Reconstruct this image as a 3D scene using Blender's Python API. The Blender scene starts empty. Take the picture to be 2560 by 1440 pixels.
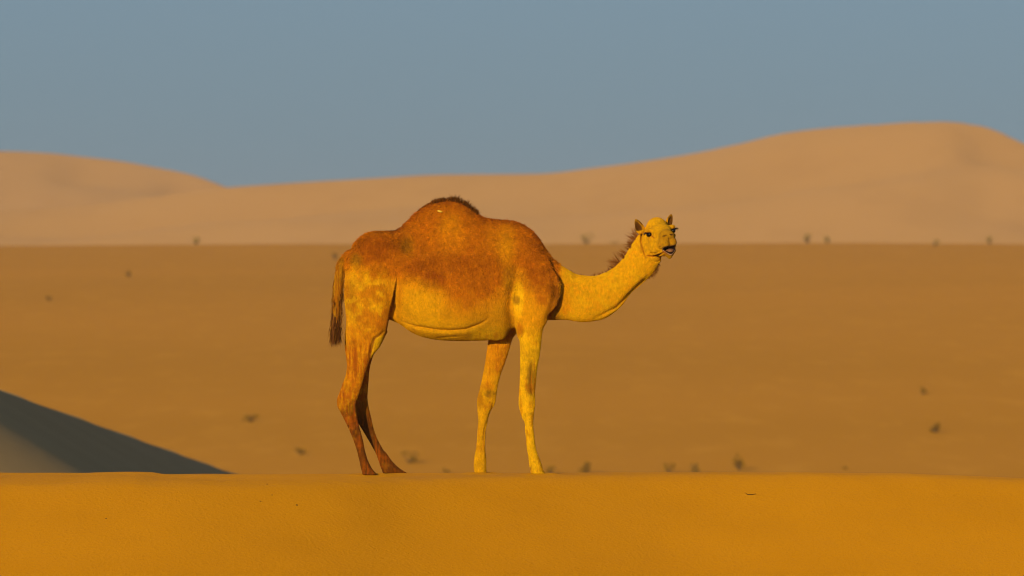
import bpy, math, random
import numpy as np
from mathutils import Vector, Matrix

random.seed(7)
RNG = np.random.default_rng(11)
SC = bpy.context.scene
COL = SC.collection

# ------------------------------------------------------------------ camera, sky, sun, exposure
CAM_Z = 1.41            # eye height above the crest the camel stands on
DIST = 60.0             # metres from the camera to the camel
FPX = 19680.0           # focal length in photo pixels (photo is 2560 wide)
PPM = FPX / DIST        # photo pixels per metre at the camel

cam_d = bpy.data.cameras.new('camera')
cam = bpy.data.objects.new('camera', cam_d)
COL.objects.link(cam)
cam.location = (0, 0, CAM_Z)
cam.rotation_euler = (math.radians(90), 0, 0)
cam_d.sensor_width = 36.0
cam_d.lens = 36.0 * FPX / 2560.0
cam_d.clip_start = 0.5
cam_d.clip_end = 60000
cam_d.dof.use_dof = True
cam_d.dof.focus_distance = DIST - 0.15
cam_d.dof.aperture_fstop = 5.4
SC.camera = cam

SUN_EL, SUN_AZ = math.radians(10.5), math.radians(18.0)      # azimuth: left of straight behind the camera
SUN_DIR = Vector((-math.sin(SUN_AZ) * math.cos(SUN_EL), -math.cos(SUN_AZ) * math.cos(SUN_EL), math.sin(SUN_EL)))

world = bpy.data.worlds.new('World')
SC.world = world
world.use_nodes = True
wn = world.node_tree
wn.nodes.clear()
w_out = wn.nodes.new('ShaderNodeOutputWorld')
w_bg = wn.nodes.new('ShaderNodeBackground')
w_sky = wn.nodes.new('ShaderNodeTexSky')
w_sky.sky_type = 'NISHITA'
w_sky.sun_disc = False
w_sky.sun_elevation = SUN_EL
w_sky.sun_rotation = math.atan2(SUN_DIR.x, SUN_DIR.y)
w_sky.altitude = 200
w_sky.air_density = 1.0
w_sky.dust_density = 2.2
w_sky.ozone_density = 2.0
w_tc = wn.nodes.new('ShaderNodeTexCoord')          # the dusty air near the horizon is even: no steep gradient below 3 degrees
w_sep = wn.nodes.new('ShaderNodeSeparateXYZ')
w_com = wn.nodes.new('ShaderNodeCombineXYZ')
w_sq = wn.nodes.new('ShaderNodeMath')
w_sq.operation = 'MULTIPLY_ADD'
w_sq.inputs[2].default_value = 0.055 ** 2
w_rt = wn.nodes.new('ShaderNodeMath')
w_rt.operation = 'SQRT'
wn.links.new(w_tc.outputs['Generated'], w_sep.inputs[0])
wn.links.new(w_sep.outputs['Z'], w_sq.inputs[0])
wn.links.new(w_sep.outputs['Z'], w_sq.inputs[1])
wn.links.new(w_sq.outputs[0], w_rt.inputs[0])
wn.links.new(w_sep.outputs['X'], w_com.inputs['X'])
wn.links.new(w_sep.outputs['Y'], w_com.inputs['Y'])
wn.links.new(w_rt.outputs[0], w_com.inputs['Z'])
wn.links.new(w_com.outputs[0], w_sky.inputs[0])
w_hsv = wn.nodes.new('ShaderNodeHueSaturation')
w_hsv.inputs['Saturation'].default_value = 0.9
w_bg.inputs['Strength'].default_value = 0.10
wn.links.new(w_sky.outputs[0], w_hsv.inputs['Color'])
w_tint = wn.nodes.new('ShaderNodeVectorMath')
w_tint.operation = 'MULTIPLY'
w_tint.inputs[1].default_value = (0.60, 0.755, 1.11)
wn.links.new(w_hsv.outputs[0], w_tint.inputs[0])
wn.links.new(w_tint.outputs[0], w_bg.inputs['Color'])
wn.links.new(w_bg.outputs[0], w_out.inputs['Surface'])

sun_d = bpy.data.lights.new('sun', 'SUN')
sun_d.energy = 3.4
sun_d.angle = math.radians(0.53)
sun_d.color = (1.0, 0.80, 0.52)
sun = bpy.data.objects.new('sun', sun_d)
COL.objects.link(sun)
sun.rotation_euler = (-SUN_DIR).to_track_quat('-Z', 'Y').to_euler()
sun.location = (0, 0, 80)

vs = SC.view_settings
vs.view_transform = 'Standard'
vs.look = 'None'
vs.exposure = 0.0
vs.gamma = 1.0
vs.use_curve_mapping = False
SC.cycles.use_denoising = True
SC.cycles.volume_step_rate = 5.0
SC.cycles.volume_bounces = 0
SC.cycles.max_bounces = 6
SC.cycles.filter_width = 1.05


# ------------------------------------------------------------------ helpers
def tag(o, label=None, cat=None, group=None, kind=None):
    for k, v in (('label', label), ('category', cat), ('group', group), ('kind', kind)):
        if v:
            o[k] = v
    return o


def mesh_obj(name, verts, faces, mat, parent=None, smooth=False, col=None):
    me = bpy.data.meshes.new(name)
    if isinstance(verts, np.ndarray) and isinstance(faces, np.ndarray) and faces.ndim == 2:
        nv, nf, k = len(verts), len(faces), faces.shape[1]
        me.vertices.add(nv)
        me.vertices.foreach_set('co', np.ascontiguousarray(verts, np.float32).ravel())
        me.loops.add(nf * k)
        me.loops.foreach_set('vertex_index', np.ascontiguousarray(faces, np.int32).ravel())
        me.polygons.add(nf)
        me.polygons.foreach_set('loop_start', np.arange(nf, dtype=np.int32) * k)
        me.update(calc_edges=True)
    else:
        me.from_pydata([tuple(v) for v in verts], [], [tuple(f) for f in faces])
        me.update()
    if smooth:
        me.polygons.foreach_set('use_smooth', np.ones(len(me.polygons), bool))
    if col is not None:
        a = me.color_attributes.new('coat', 'FLOAT_COLOR', 'POINT')
        c4 = np.ones((len(col), 4), np.float32)
        c4[:, :3] = col
        a.data.foreach_set('color', c4.ravel())
    me.materials.append(mat)
    o = bpy.data.objects.new(name, me)
    COL.objects.link(o)
    if parent is not None:
        o.parent = parent
    return o


def pchip(xs, ys, x):
    """monotone cubic interpolation"""
    xs = np.asarray(xs, float)
    ys = np.asarray(ys, float)
    x = np.asarray(x, float)
    h = np.diff(xs)
    dl = np.diff(ys) / h
    m = np.zeros_like(ys)
    m[0], m[-1] = dl[0], dl[-1]
    for i in range(1, len(xs) - 1):
        if dl[i - 1] * dl[i] > 0:
            w1, w2 = 2 * h[i] + h[i - 1], h[i] + 2 * h[i - 1]
            m[i] = (w1 + w2) / (w1 / dl[i - 1] + w2 / dl[i])
    k = np.clip(np.searchsorted(xs, x) - 1, 0, len(xs) - 2)
    t = np.clip((x - xs[k]) / h[k], 0, 1)
    t2, t3 = t * t, t * t * t
    return ((2 * t3 - 3 * t2 + 1) * ys[k] + (t3 - 2 * t2 + t) * h[k] * m[k]
            + (-2 * t3 + 3 * t2) * ys[k + 1] + (t3 - t2) * h[k] * m[k + 1])


def sstep(a, b, x):
    t = np.clip((x - a) / (b - a), 0, 1)
    return t * t * (3 - 2 * t)


def _hash(i, j, k, s):
    n = (i * 374761393 + j * 668265263 + k * 2147483647 + s * 974634777) & 0xFFFFFFFF
    n = ((n ^ (n >> 13)) * 1274126177) & 0xFFFFFFFF
    n = n ^ (n >> 16)
    return (n & 0xFFFF).astype(np.float64) / 65535.0


def vnoise(x, y, z=0.0, seed=0):
    """value noise, -1..1"""
    x, y, z = np.broadcast_arrays(np.asarray(x, float), np.asarray(y, float), np.asarray(z, float))
    i, j, k = np.floor(x).astype(np.int64), np.floor(y).astype(np.int64), np.floor(z).astype(np.int64)
    u, v, w = x - i, y - j, z - k
    u, v, w = u * u * (3 - 2 * u), v * v * (3 - 2 * v), w * w * (3 - 2 * w)
    r = 0
    for a in (0, 1):
        for b in (0, 1):
            for c in (0, 1):
                wt = (u if a else 1 - u) * (v if b else 1 - v) * (w if c else 1 - w)
                r = r + wt * _hash(i + a, j + b, k + c, seed)
    return r * 2 - 1


def fbm(x, y, z=0.0, seed=0, oct=3):
    r, a, f = 0, 1.0, 1.0
    for o in range(oct):
        r = r + a * vnoise(x * f, y * f, np.asarray(z) * f, seed + o)
        a *= 0.5
        f *= 2.03
    return r / 1.75


def px_x(px, d):
    return (px - 1280.0) / FPX * d


def py_z(py, d):
    return CAM_Z + (720.0 - py) / FPX * d


# ------------------------------------------------------------------ materials
def new_mat(name):
    m = bpy.data.materials.new(name)
    m.use_nodes = True
    nt = m.node_tree
    nt.nodes.clear()
    out = nt.nodes.new('ShaderNodeOutputMaterial')
    b = nt.nodes.new('ShaderNodeBsdfPrincipled')
    nt.links.new(b.outputs[0], out.inputs[0])
    b.inputs['Specular IOR Level'].default_value = 0.2
    return m, nt, b


def sand_mat(name, c1, c2, c3, big, fine, bump, bscale, spec=0.05, rough=0.95, drough=1.0, aniso=0.0):
    m, nt, b = new_mat(name)
    L = nt.links.new
    geo = nt.nodes.new('ShaderNodeNewGeometry')
    n1 = nt.nodes.new('ShaderNodeTexNoise')
    n1.inputs['Scale'].default_value = big
    n1.inputs['Detail'].default_value = 4
    n2 = nt.nodes.new('ShaderNodeTexNoise')
    n2.inputs['Scale'].default_value = fine
    n2.inputs['Detail'].default_value = 3
    n2.inputs['Roughness'].default_value = 0.7
    L(geo.outputs['Position'], n1.inputs['Vector'])
    if aniso:
        mp = nt.nodes.new('ShaderNodeMapping')
        mp.inputs['Scale'].default_value = (1.0, aniso, 1.0)
        L(geo.outputs['Position'], mp.inputs['Vector'])
        L(mp.outputs[0], n2.inputs['Vector'])
    else:
        L(geo.outputs['Position'], n2.inputs['Vector'])
    r1 = nt.nodes.new('ShaderNodeMapRange')
    r1.inputs['From Min'].default_value = 0.35
    r1.inputs['From Max'].default_value = 0.65
    L(n1.outputs['Fac'], r1.inputs['Value'])
    mx = nt.nodes.new('ShaderNodeMix')
    mx.data_type = 'RGBA'
    mx.inputs['A'].default_value = (*c1, 1)
    mx.inputs['B'].default_value = (*c2, 1)
    L(r1.outputs[0], mx.inputs['Factor'])
    r2 = nt.nodes.new('ShaderNodeMapRange')
    r2.inputs['From Min'].default_value = 0.52
    r2.inputs['From Max'].default_value = 0.75
    r2.inputs['To Max'].default_value = 0.55
    L(n2.outputs['Fac'], r2.inputs['Value'])
    mx2 = nt.nodes.new('ShaderNodeMix')
    mx2.data_type = 'RGBA'
    mx2.inputs['B'].default_value = (*c3, 1)
    L(mx.outputs['Result'], mx2.inputs['A'])
    L(r2.outputs[0], mx2.inputs['Factor'])
    L(mx2.outputs['Result'], b.inputs['Base Color'])
    b.inputs['Roughness'].default_value = rough
    b.inputs['Diffuse Roughness'].default_value = drough
    b.inputs['Specular IOR Level'].default_value = spec
    n3 = nt.nodes.new('ShaderNodeTexNoise')
    n3.inputs['Scale'].default_value = bscale
    n3.inputs['Detail'].default_value = 6
    n3.inputs['Roughness'].default_value = 0.65
    L(geo.outputs['Position'], n3.inputs['Vector'])
    bp = nt.nodes.new('ShaderNodeBump')
    bp.inputs['Strength'].default_value = 1.0
    bp.inputs['Distance'].default_value = bump
    L(n3.outputs['Fac'], bp.inputs['Height'])
    L(bp.outputs[0], b.inputs['Normal'])
    return m


M_NEAR = sand_mat('near_sand', (0.455, 0.190, 0.0008), (0.485, 0.204, 0.0010), (0.33, 0.122, 0.0008), 1.2, 100.0, 0.013, 34.0, 0.08, 0.8)
M_PLAIN = sand_mat('plain_sand', (0.325, 0.142, 0.004), (0.350, 0.152, 0.006), (0.42, 0.195, 0.014), 0.012, 0.45, 0.03, 0.3, aniso=0.16)
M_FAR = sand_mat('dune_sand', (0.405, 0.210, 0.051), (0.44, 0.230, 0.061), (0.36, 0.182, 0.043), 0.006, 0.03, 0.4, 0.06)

M_LEE_SHADE = sand_mat('lee_shade_sand', (0.48, 0.300, 0.105), (0.51, 0.320, 0.115), (0.45, 0.28, 0.095), 0.2, 3.0, 0.004, 4.0, 0.02, 1.0, 0.35)  # paler, bluer sand copy: lightens this dune's shade through its colour


def coat_mat(name, bump, bscale, var, rough=0.85, sheen=0.0):
    m, nt, b = new_mat(name)
    L = nt.links.new
    at = nt.nodes.new('ShaderNodeAttribute')
    at.attribute_name = 'coat'
    tc = nt.nodes.new('ShaderNodeTexCoord')
    mp = nt.nodes.new('ShaderNodeMapping')
    mp.inputs['Scale'].default_value = (1.0, 1.0, 0.45)      # hair runs downwards
    L(tc.outputs['Object'], mp.inputs['Vector'])
    n1 = nt.nodes.new('ShaderNodeTexNoise')
    n1.inputs['Scale'].default_value = bscale
    n1.inputs['Detail'].default_value = 5
    n1.inputs['Roughness'].default_value = 0.65
    n1.inputs['Distortion'].default_value = 0.8
    L(mp.outputs[0], n1.inputs['Vector'])
    r = nt.nodes.new('ShaderNodeMapRange')
    r.inputs['From Min'].default_value = 0.3
    r.inputs['From Max'].default_value = 0.7
    r.inputs['To Min'].default_value = 1 - var
    r.inputs['To Max'].default_value = 1 + var
    L(n1.outputs['Fac'], r.inputs['Value'])
    mul = nt.nodes.new('ShaderNodeVectorMath')
    mul.operation = 'SCALE'
    L(at.outputs['Color'], mul.inputs[0])
    L(r.outputs[0], mul.inputs['Scale'])
    L(mul.outputs[0], b.inputs['Base Color'])
    b.inputs['Roughness'].default_value = rough
    b.inputs['Diffuse Roughness'].default_value = 0.6
    b.inputs['Specular IOR Level'].default_value = 0.08
    b.inputs['Sheen Weight'].default_value = sheen
    bp = nt.nodes.new('ShaderNodeBump')
    bp.inputs['Strength'].default_value = 1.0
    bp.inputs['Distance'].default_value = bump
    L(n1.outputs['Fac'], bp.inputs['Height'])
    L(bp.outputs[0], b.inputs['Normal'])
    return m


M_COAT = coat_mat('camel_coat', 0.009, 70.0, 0.18, 1.0)
M_HAIR = coat_mat('camel_hair', 0.0, 40.0, 0.2, 0.9)


def plain_mat(name, c, rough=0.8, spec=0.2, var=0.0, scale=20.0):
    m, nt, b = new_mat(name)
    b.inputs['Roughness'].default_value = rough
    b.inputs['Specular IOR Level'].default_value = spec
    n = nt.nodes.new('ShaderNodeTexNoise')
    n.inputs['Scale'].default_value = scale
    n.inputs['Detail'].default_value = 4
    tc = nt.nodes.new('ShaderNodeTexCoord')
    nt.links.new(tc.outputs['Object'], n.inputs['Vector'])
    mx = nt.nodes.new('ShaderNodeMix')
    mx.data_type = 'RGBA'
    mx.inputs['A'].default_value = (*[v * (1 - var) for v in c], 1)
    mx.inputs['B'].default_value = (*[min(1, v * (1 + var)) for v in c], 1)
    nt.links.new(n.outputs['Fac'], mx.inputs['Factor'])
    nt.links.new(mx.outputs['Result'], b.inputs['Base Color'])
    return m


M_EYE = plain_mat('eye_black', (0.006, 0.004, 0.003), 0.18, 0.35)
M_TONGUE = plain_mat('tongue_flesh', (0.24, 0.10, 0.035), 0.5, 0.3, 0.5, 90)
M_STEM = plain_mat('shrub_stem', (0.20, 0.11, 0.03), 0.9, 0.1, 0.3)
M_LEAF = plain_mat('shrub_leaf', (0.29, 0.150, 0.010), 0.8, 0.1, 0.5, 6)
M_PALE_LEAF = plain_mat('pale_leaf', (0.40, 0.25, 0.05), 0.8, 0.1, 0.4, 6)  # paler leaf copy, lightened in colour against the shrubs' own shade
M_GRASS = plain_mat('dry_grass', (0.30, 0.16, 0.02), 0.8, 0.1, 0.4, 6)
M_STRAW = plain_mat('straw', (0.78, 0.47, 0.03), 0.6, 0.3, 0.2, 60)
M_TWIG = plain_mat('twig_bark', (0.07, 0.03, 0.008), 0.9, 0.1, 0.3, 60)
M_STONE = plain_mat('pebble_stone', (0.12, 0.06, 0.015), 0.9, 0.1, 0.3, 60)


# ------------------------------------------------------------------ terrain
CREST_PX = [-2600, -1400, -600, 0, 120, 200, 250, 320, 385, 415, 500, 580, 700, 900, 1100, 1300, 1500, 1700, 1900, 2100, 2250, 2400, 2560, 2900, 3600, 5200]
CREST_PY = [1196, 1190, 1184, 1182, 1182.5, 1184, 1182.5, 1180.5, 1180, 1184, 1184.5, 1186, 1185.5, 1185, 1183, 1181.5, 1179.5, 1178.5, 1178, 1179, 1181.5, 1187.5, 1194.5, 1208, 1232, 1280]
FRONT_PX = [-2600, -600, 0, 300, 420, 640, 860, 1000, 1150, 1300, 1450, 1700, 2200, 2560, 5200]
FRONT_Y = [57.2, 57.6, 57.9, 57.8, 57.8, 58.0, 58.4, 58.8, 59.15, 59.4, 59.65, 60.0, 60.1, 60.1, 60.0]


def softplus(s, w):
    return w * np.logaddexp(0, s / w)


def near_h(x, y):
    px = 1280.0 + x / 60.5 * FPX
    zb = CAM_Z - (pchip(CREST_PX, CREST_PY, px) - 720.0) * 60.5 / FPX
    yf = pchip(FRONT_PX, FRONT_Y, px) + 0.06 * vnoise(x * 0.4, 3.1, 0, 5)
    yb = 60.75 + 0.10 * vnoise(x * 0.5, 9.0, 0, 6)
    s = yf - y
    # the small bumps of the lip die out down the slope
    zs = CAM_Z - (pchip([-2600, -600, 0, 900, 1900, 2560, 3600, 5200], [1196, 1184, 1183, 1184, 1178.5, 1194.5, 1232, 1280], px) - 720.0) * 60.5 / FPX
    kf = np.exp(-np.clip(s, 0, 50) / 0.35)
    zb = zb * kf + zs * (1 - kf)
    fr = 0.36 * softplus(s, 0.09)
    fr = np.where(s > 8, 0.36 * 8 + 0.9 * np.tanh((s - 8) * 0.36 / 0.9), fr)
    up = sstep(32, 4, y)
    bk = 0.40 * softplus(y - yb, 0.10)
    bk = np.minimum(bk, 30)
    z = zb - fr - bk
    # the low dune on which the photographer stands
    z = z * (1 - up) + (-0.28) * up
    flat = np.exp(-((y - 59.5) / 2.5) ** 2)
    rip = 0.006 * np.sin((y * 1.0 + 0.25 * x + 0.8 * vnoise(x * 0.5, y * 0.8, 0, 8)) * 22.0) * sstep(-0.2, 0.4, y - yf) * sstep(0.3, -1.0, x)
    for fx, fy in ((926, 59.855), (988, 60.12), (1346, 59.825), (1201, 60.17)):
        rr = np.hypot((x - (fx - 1280.0) / PPM) / 1.25, y - fy)
        z = z + 0.014 * np.exp(-((rr - 0.095) / 0.035) ** 2) - 0.006 * np.exp(-(rr / 0.06) ** 2)
    z = z + rip + flat * 0.010 * fbm(x * 1.3, y * 1.7, 0, 21) + 0.008 * fbm(x * 0.22, y * 0.25, 0, 33) * sstep(0.3, 3, np.abs(s))
    return z


PL_D = [-400, 0, 120, 200, 300, 420, 650, 850, 985, 1005, 1060, 1250, 1500, 3000, 20000]
PL_Z = [-8, -8, -8, -7.4, -6.1, -3.75, 0.55, 4.40, 7.05, 7.20, 6.2, -2.0, -6.0, -7.0, -8.0]


def plain_h(x, y):
    z = pchip(PL_D, PL_Z, y)
    k = sstep(250, 420, y)
    z = z + 0.05 * k * fbm(x / 14.0, y / 160.0, 0, 41) + 0.018 * k * fbm(x / 3.5, y / 40.0, 0, 47)
    c = np.exp(-((y - 1000) / 160.0) ** 2)
    z = z + c * (0.22 * vnoise(x / 60.0, 2.0, 0, 51) - 0.30 * sstep(20, 75, np.abs(x)))
    return z


def grid_mesh(name, xs, ys, hf, mat, smooth=True):
    X, Y = np.meshgrid(xs, ys)
    Z = hf(X, Y)
    v = np.stack([X, Y, Z], -1).reshape(-1, 3)
    nx, ny = len(xs), len(ys)
    i = np.arange(nx * ny).reshape(ny, nx)
    f = np.stack([i[:-1, :-1], i[:-1, 1:], i[1:, 1:], i[1:, :-1]], -1).reshape(-1, 4)
    return mesh_obj(name, v, f, mat, smooth=smooth)


def graded(segs):
    out = []
    for a, b, st in segs:
        n = max(1, int(round((b - a) / st)))
        out.extend(np.linspace(a, b, n, endpoint=False))
    out.append(segs[-1][1])
    return np.array(out)


o = grid_mesh('near_dune', graded([(-70, -20, 1.5), (-20, -5, 0.25), (-5, 5, 0.045), (5, 20, 0.25), (20, 70, 1.5)]),
              graded([(-25, 40, 1.0), (40, 55, 0.4), (55, 61.6, 0.035), (61.6, 66, 0.2), (66, 88, 1.0)]), near_h, M_NEAR)
tag(o, 'orange sand dune crest in the foreground that the camel stands on', 'dune', kind='structure')

o = grid_mesh('ground', graded([(-5000, -2000, 500), (-2000, -150, 50), (-150, 150, 1.5), (150, 2000, 50), (2000, 5000, 500)]),
              graded([(-400, 180, 20), (180, 520, 2.0), (520, 1100, 4.0), (1100, 1600, 20), (1600, 5200, 300)]), plain_h, M_PLAIN)
tag(o, 'brown sandy plain rising gently behind the camel', 'sand', kind='structure')


# the small dune in shade at the left
def shade_dune_h(x, y):
    xr = -7.15 + (y - 110) * (0.75 / 70.0)
    zr = 0.0 - (y - 110) * (2.8 / 70.0)
    dx = x - xr
    # steep lee face under the sharp crest, flattening away from it
    lee = zr - 0.60 * dx
    wind = zr + 0.22 * dx
    z = np.where(dx > 0, lee, wind)
    z = z - 0.5 * 0.016 * np.clip(93.0 - y, 0, 40) ** 2
    return np.maximum(z, -9.5)


o = grid_mesh('lee_dune', graded([(-75, -20, 1.0), (-20, 20, 0.15)]), graded([(58, 260, 0.8)]), shade_dune_h, M_LEE_SHADE)
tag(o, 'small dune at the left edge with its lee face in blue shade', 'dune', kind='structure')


def far_dune(name, tab, yr, front, xs, seed, label, slips):
    tp, ty = zip(*tab)

    def hf(x, y):
        yy = yr + 40 * vnoise(x / 260.0, 1.0, 0, seed)
        px = 1280 + x / yr * FPX
        zr = CAM_Z + (720 - pchip(tp, ty, px)) / FPX * yr
        s = (yy - y)
        L = front * (1 + 0.25 * vnoise(x / 180.0, 5.0, 0, seed + 1))
        t = np.clip(s / L, -1, 1)
        fr = np.where(s > 0, 0.5 * (1 - np.cos(np.pi * np.clip(t, 0, 1))) * 0.55 + 0.45 * np.clip(t, 0, 1), sstep(0, 1, -t))
        z = zr * (1 - fr) - 8 * fr
        m = np.exp(-((t - 0.35) / 0.4) ** 2) * (s > 0)
        z = z + m * 3.0 * fbm(x / 70.0, y / 45.0, 0, seed + 2)
        for (sx, sy, wx, wy, amp) in slips:
            xc = px_x(sx, yr)
            # wind hollow: steep wall on its left, gentle run-out to the right
            u = (x - xc) / wx + 0.25 * (s - sy) / wy
            saw = np.where(u < 0, np.exp(-(u / 0.6) ** 2), np.exp(-(u / 2.4) ** 2))
            z = z - amp * saw * np.exp(-((s - sy) / wy) ** 2) * sstep(0, 14, s)
        return z

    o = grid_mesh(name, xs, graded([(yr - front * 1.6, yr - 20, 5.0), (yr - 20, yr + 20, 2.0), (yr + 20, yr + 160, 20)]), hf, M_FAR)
    tag(o, label, 'dune', kind='structure')
    return o


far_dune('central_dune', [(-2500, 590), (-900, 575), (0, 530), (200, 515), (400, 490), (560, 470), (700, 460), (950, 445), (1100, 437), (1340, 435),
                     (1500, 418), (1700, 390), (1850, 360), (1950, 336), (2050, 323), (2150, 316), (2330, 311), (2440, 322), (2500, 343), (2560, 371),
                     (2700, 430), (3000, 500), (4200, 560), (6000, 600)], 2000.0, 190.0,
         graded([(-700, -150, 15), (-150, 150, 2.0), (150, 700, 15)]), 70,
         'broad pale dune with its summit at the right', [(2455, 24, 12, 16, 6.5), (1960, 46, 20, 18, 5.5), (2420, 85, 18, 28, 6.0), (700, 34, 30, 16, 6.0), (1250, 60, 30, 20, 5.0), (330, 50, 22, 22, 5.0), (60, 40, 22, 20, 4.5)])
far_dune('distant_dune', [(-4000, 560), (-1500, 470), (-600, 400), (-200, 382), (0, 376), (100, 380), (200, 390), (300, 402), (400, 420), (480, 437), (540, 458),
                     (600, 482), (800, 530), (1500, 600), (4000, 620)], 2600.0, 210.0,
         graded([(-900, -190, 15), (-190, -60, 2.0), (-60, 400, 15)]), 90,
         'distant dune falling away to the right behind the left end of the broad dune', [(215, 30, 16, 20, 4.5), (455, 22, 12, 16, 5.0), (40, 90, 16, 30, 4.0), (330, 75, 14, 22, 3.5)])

# ------------------------------------------------------------------ haze
def box_obj(name, lo, hi, mat):
    v = [(x, y, z) for x in (lo[0], hi[0]) for y in (lo[1], hi[1]) for z in (lo[2], hi[2])]
    f = [(0, 1, 3, 2), (4, 6, 7, 5), (0, 4, 5, 1), (2, 3, 7, 6), (0, 2, 6, 4), (1, 5, 7, 3)]
    return mesh_obj(name, v, f, mat)


HAZE = 1.05e-4
if HAZE > 0:
    m = bpy.data.materials.new('haze_air')
    m.use_nodes = True
    nt = m.node_tree
    nt.nodes.clear()
    out = nt.nodes.new('ShaderNodeOutputMaterial')
    pv = nt.nodes.new('ShaderNodeVolumePrincipled')
    pv.inputs['Color'].default_value = (0.76, 0.79, 0.80, 1)
    pv.inputs['Density'].default_value = HAZE
    nt.links.new(pv.outputs[0], out.inputs['Volume'])
    o = box_obj('haze', (-5100, -450, -12), (5100, 5300, 60), m)
    tag(o, 'thin dusty haze over the desert', 'haze', kind='stuff')

# ------------------------------------------------------------------ the camel: one continuous surface from a distance field
CX, CYP = 1280.0, 1182.0


def wx(px):
    return (np.asarray(px, float) - CX) / PPM


def wz(py):
    return (CYP - np.asarray(py, float)) / PPM


FINE = 0.0065
gx = graded([(wx(812), wx(1560), FINE), (wx(1560), wx(1705), 0.0036)])
gy = graded([(-0.475, -0.25, 0.0045), (-0.25, 0.36, 0.0062)])
gz = graded([(-0.012, wz(690), FINE), (wz(690), wz(530), 0.0038), (wz(530), wz(480), FINE)])
SH = (len(gx), len(gy), len(gz))
D = np.full(SH, 1.0, np.float32)
DCAP = 0.12


def sub(x0, x1, y0, y1, z0, z1):
    i0, i1 = np.searchsorted(gx, x0), np.searchsorted(gx, x1)
    j0, j1 = np.searchsorted(gy, y0), np.searchsorted(gy, y1)
    k0, k1 = np.searchsorted(gz, z0), np.searchsorted(gz, z1)
    return (slice(max(i0 - 1, 0), i1 + 1), slice(max(j0 - 1, 0), j1 + 1), slice(max(k0 - 1, 0), k1 + 1))


def coords(s):
    return (gx[s[0]][:, None, None].astype(np.float32), gy[s[1]][None, :, None].astype(np.float32), gz[s[2]][None, None, :].astype(np.float32))


def smin(a, b, k):
    if k <= 0:
        return np.minimum(a, b)
    h = np.clip(0.5 + 0.5 * (b - a) / k, 0, 1)
    return b + (a - b) * h - k * h * (1 - h)


def join(s, d, k):
    D[s] = smin(D[s], d.astype(np.float32), k)


def carve(s, d, k=0.0):
    D[s] = -smin(-D[s], d.astype(np.float32), k)


def ell2(a, b, ra, rb):
    k0 = np.sqrt((a / ra) ** 2 + (b / rb) ** 2)
    k1 = np.sqrt((a / (ra * ra)) ** 2 + (b / (rb * rb)) ** 2) + 1e-6
    return k0 * (k0 - 1) / k1


def ell3(a, b, c, ra, rb, rc):
    k0 = np.sqrt((a / ra) ** 2 + (b / rb) ** 2 + (c / rc) ** 2)
    k1 = np.sqrt((a / (ra * ra)) ** 2 + (b / (rb * rb)) ** 2 + (c / (rc * rc)) ** 2) + 1e-6
    return k0 * (k0 - 1) / k1


# trunk: (px, top py, bottom py, half width)
TR = [(866, 664, 684, .03), (870, 648, 700, .075), (878, 630, 722, .115), (892, 606, 742, .155), (912, 592, 762, .185), (938, 583, 780, .205), (966, 579, 795, .22),
      (996, 579, 808, .25), (1030, 577, 831, .295), (1060, 574, 843, .32), (1100, 570, 850, .335), (1150, 563, 852, .335), (1200, 557, 851, .315), (1242, 552, 849, .285),
      (1258, 551, 846, .27), (1268, 551, 836, .262), (1280, 552, 822, .25), (1300, 558, 816, .23), (1325, 573, 812, .205), (1345, 593, 808, .18), (1362, 619, 802, .155), (1380, 646, 790, .125),
      (1395, 680, 772, .09), (1405, 712, 742, .05)]
TR = np.array(TR)


def build_trunk():
    s = sub(wx(845), wx(1425), -0.45, 0.45, wz(875), wz(470))
    x, y, z = coords(s)
    px = x * PPM + CX
    pxc = np.clip(px, TR[0, 0], TR[-1, 0])
    zt = wz(pchip(TR[:, 0], TR[:, 1], pxc))
    zb = wz(pchip(TR[:, 0], TR[:, 2], pxc))
    w = pchip(TR[:, 0], TR[:, 3], pxc)
    zc = (zt + zb) / 2 - 0.06 * (zt - zb)
    h = np.where(z > zc, zt - zc, zc - zb)
    t = np.clip((z - zc) / h, -1.3, 1.3)
    we = w * (1 - 0.22 * np.clip(t, 0, 1) ** 1.5)
    # keel of the chest: narrower underneath between the forelegs
    we = we * (1 - 0.35 * np.clip(-t, 0, 1) * sstep(1235, 1300, px))
    d = ell2(y, (z - zc), we, h)
    end = np.maximum(wx(TR[0, 0]) - x, x - wx(TR[-1, 0]))
    d = np.maximum(d, end + 0 * d)
    join(s, d, 0)


def build_hump():
    HP = np.array([(985, 588), (997, 575), (1005, 566), (1017, 554), (1042, 530), (1067, 512), (1092, 501), (1112, 497.5), (1135, 498), (1155, 505), (1175, 518), (1190, 531), (1208, 543), (1232, 551), (1260, 560)])
    s = sub(wx(975), wx(1270), -0.3, 0.3, wz(720), wz(480))
    x, y, z = coords(s)
    px = np.clip(x * PPM + CX, HP[0, 0], HP[-1, 0])
    zt = wz(pchip(HP[:, 0], HP[:, 1], px))
    zc = wz(600.0)
    h = np.maximum(zt - zc, 0.02)
    t = np.clip((z - zc) / h, -1, 1.2)
    w = 0.205 * (1 - 0.45 * np.clip(t, 0, 1) ** 1.1) * (0.55 + 0.45 * np.clip(np.sin(np.clip((px - 985) / 275, 0, 1) * np.pi), 0, 1) ** 0.6)
    d = ell2(y, z - zc, w, np.where(z > zc, h, 0.30))
    d = np.maximum(d, np.maximum(wx(985) - x, x - wx(1260)) + 0 * d)
    join(s, d, 0.05)


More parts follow.
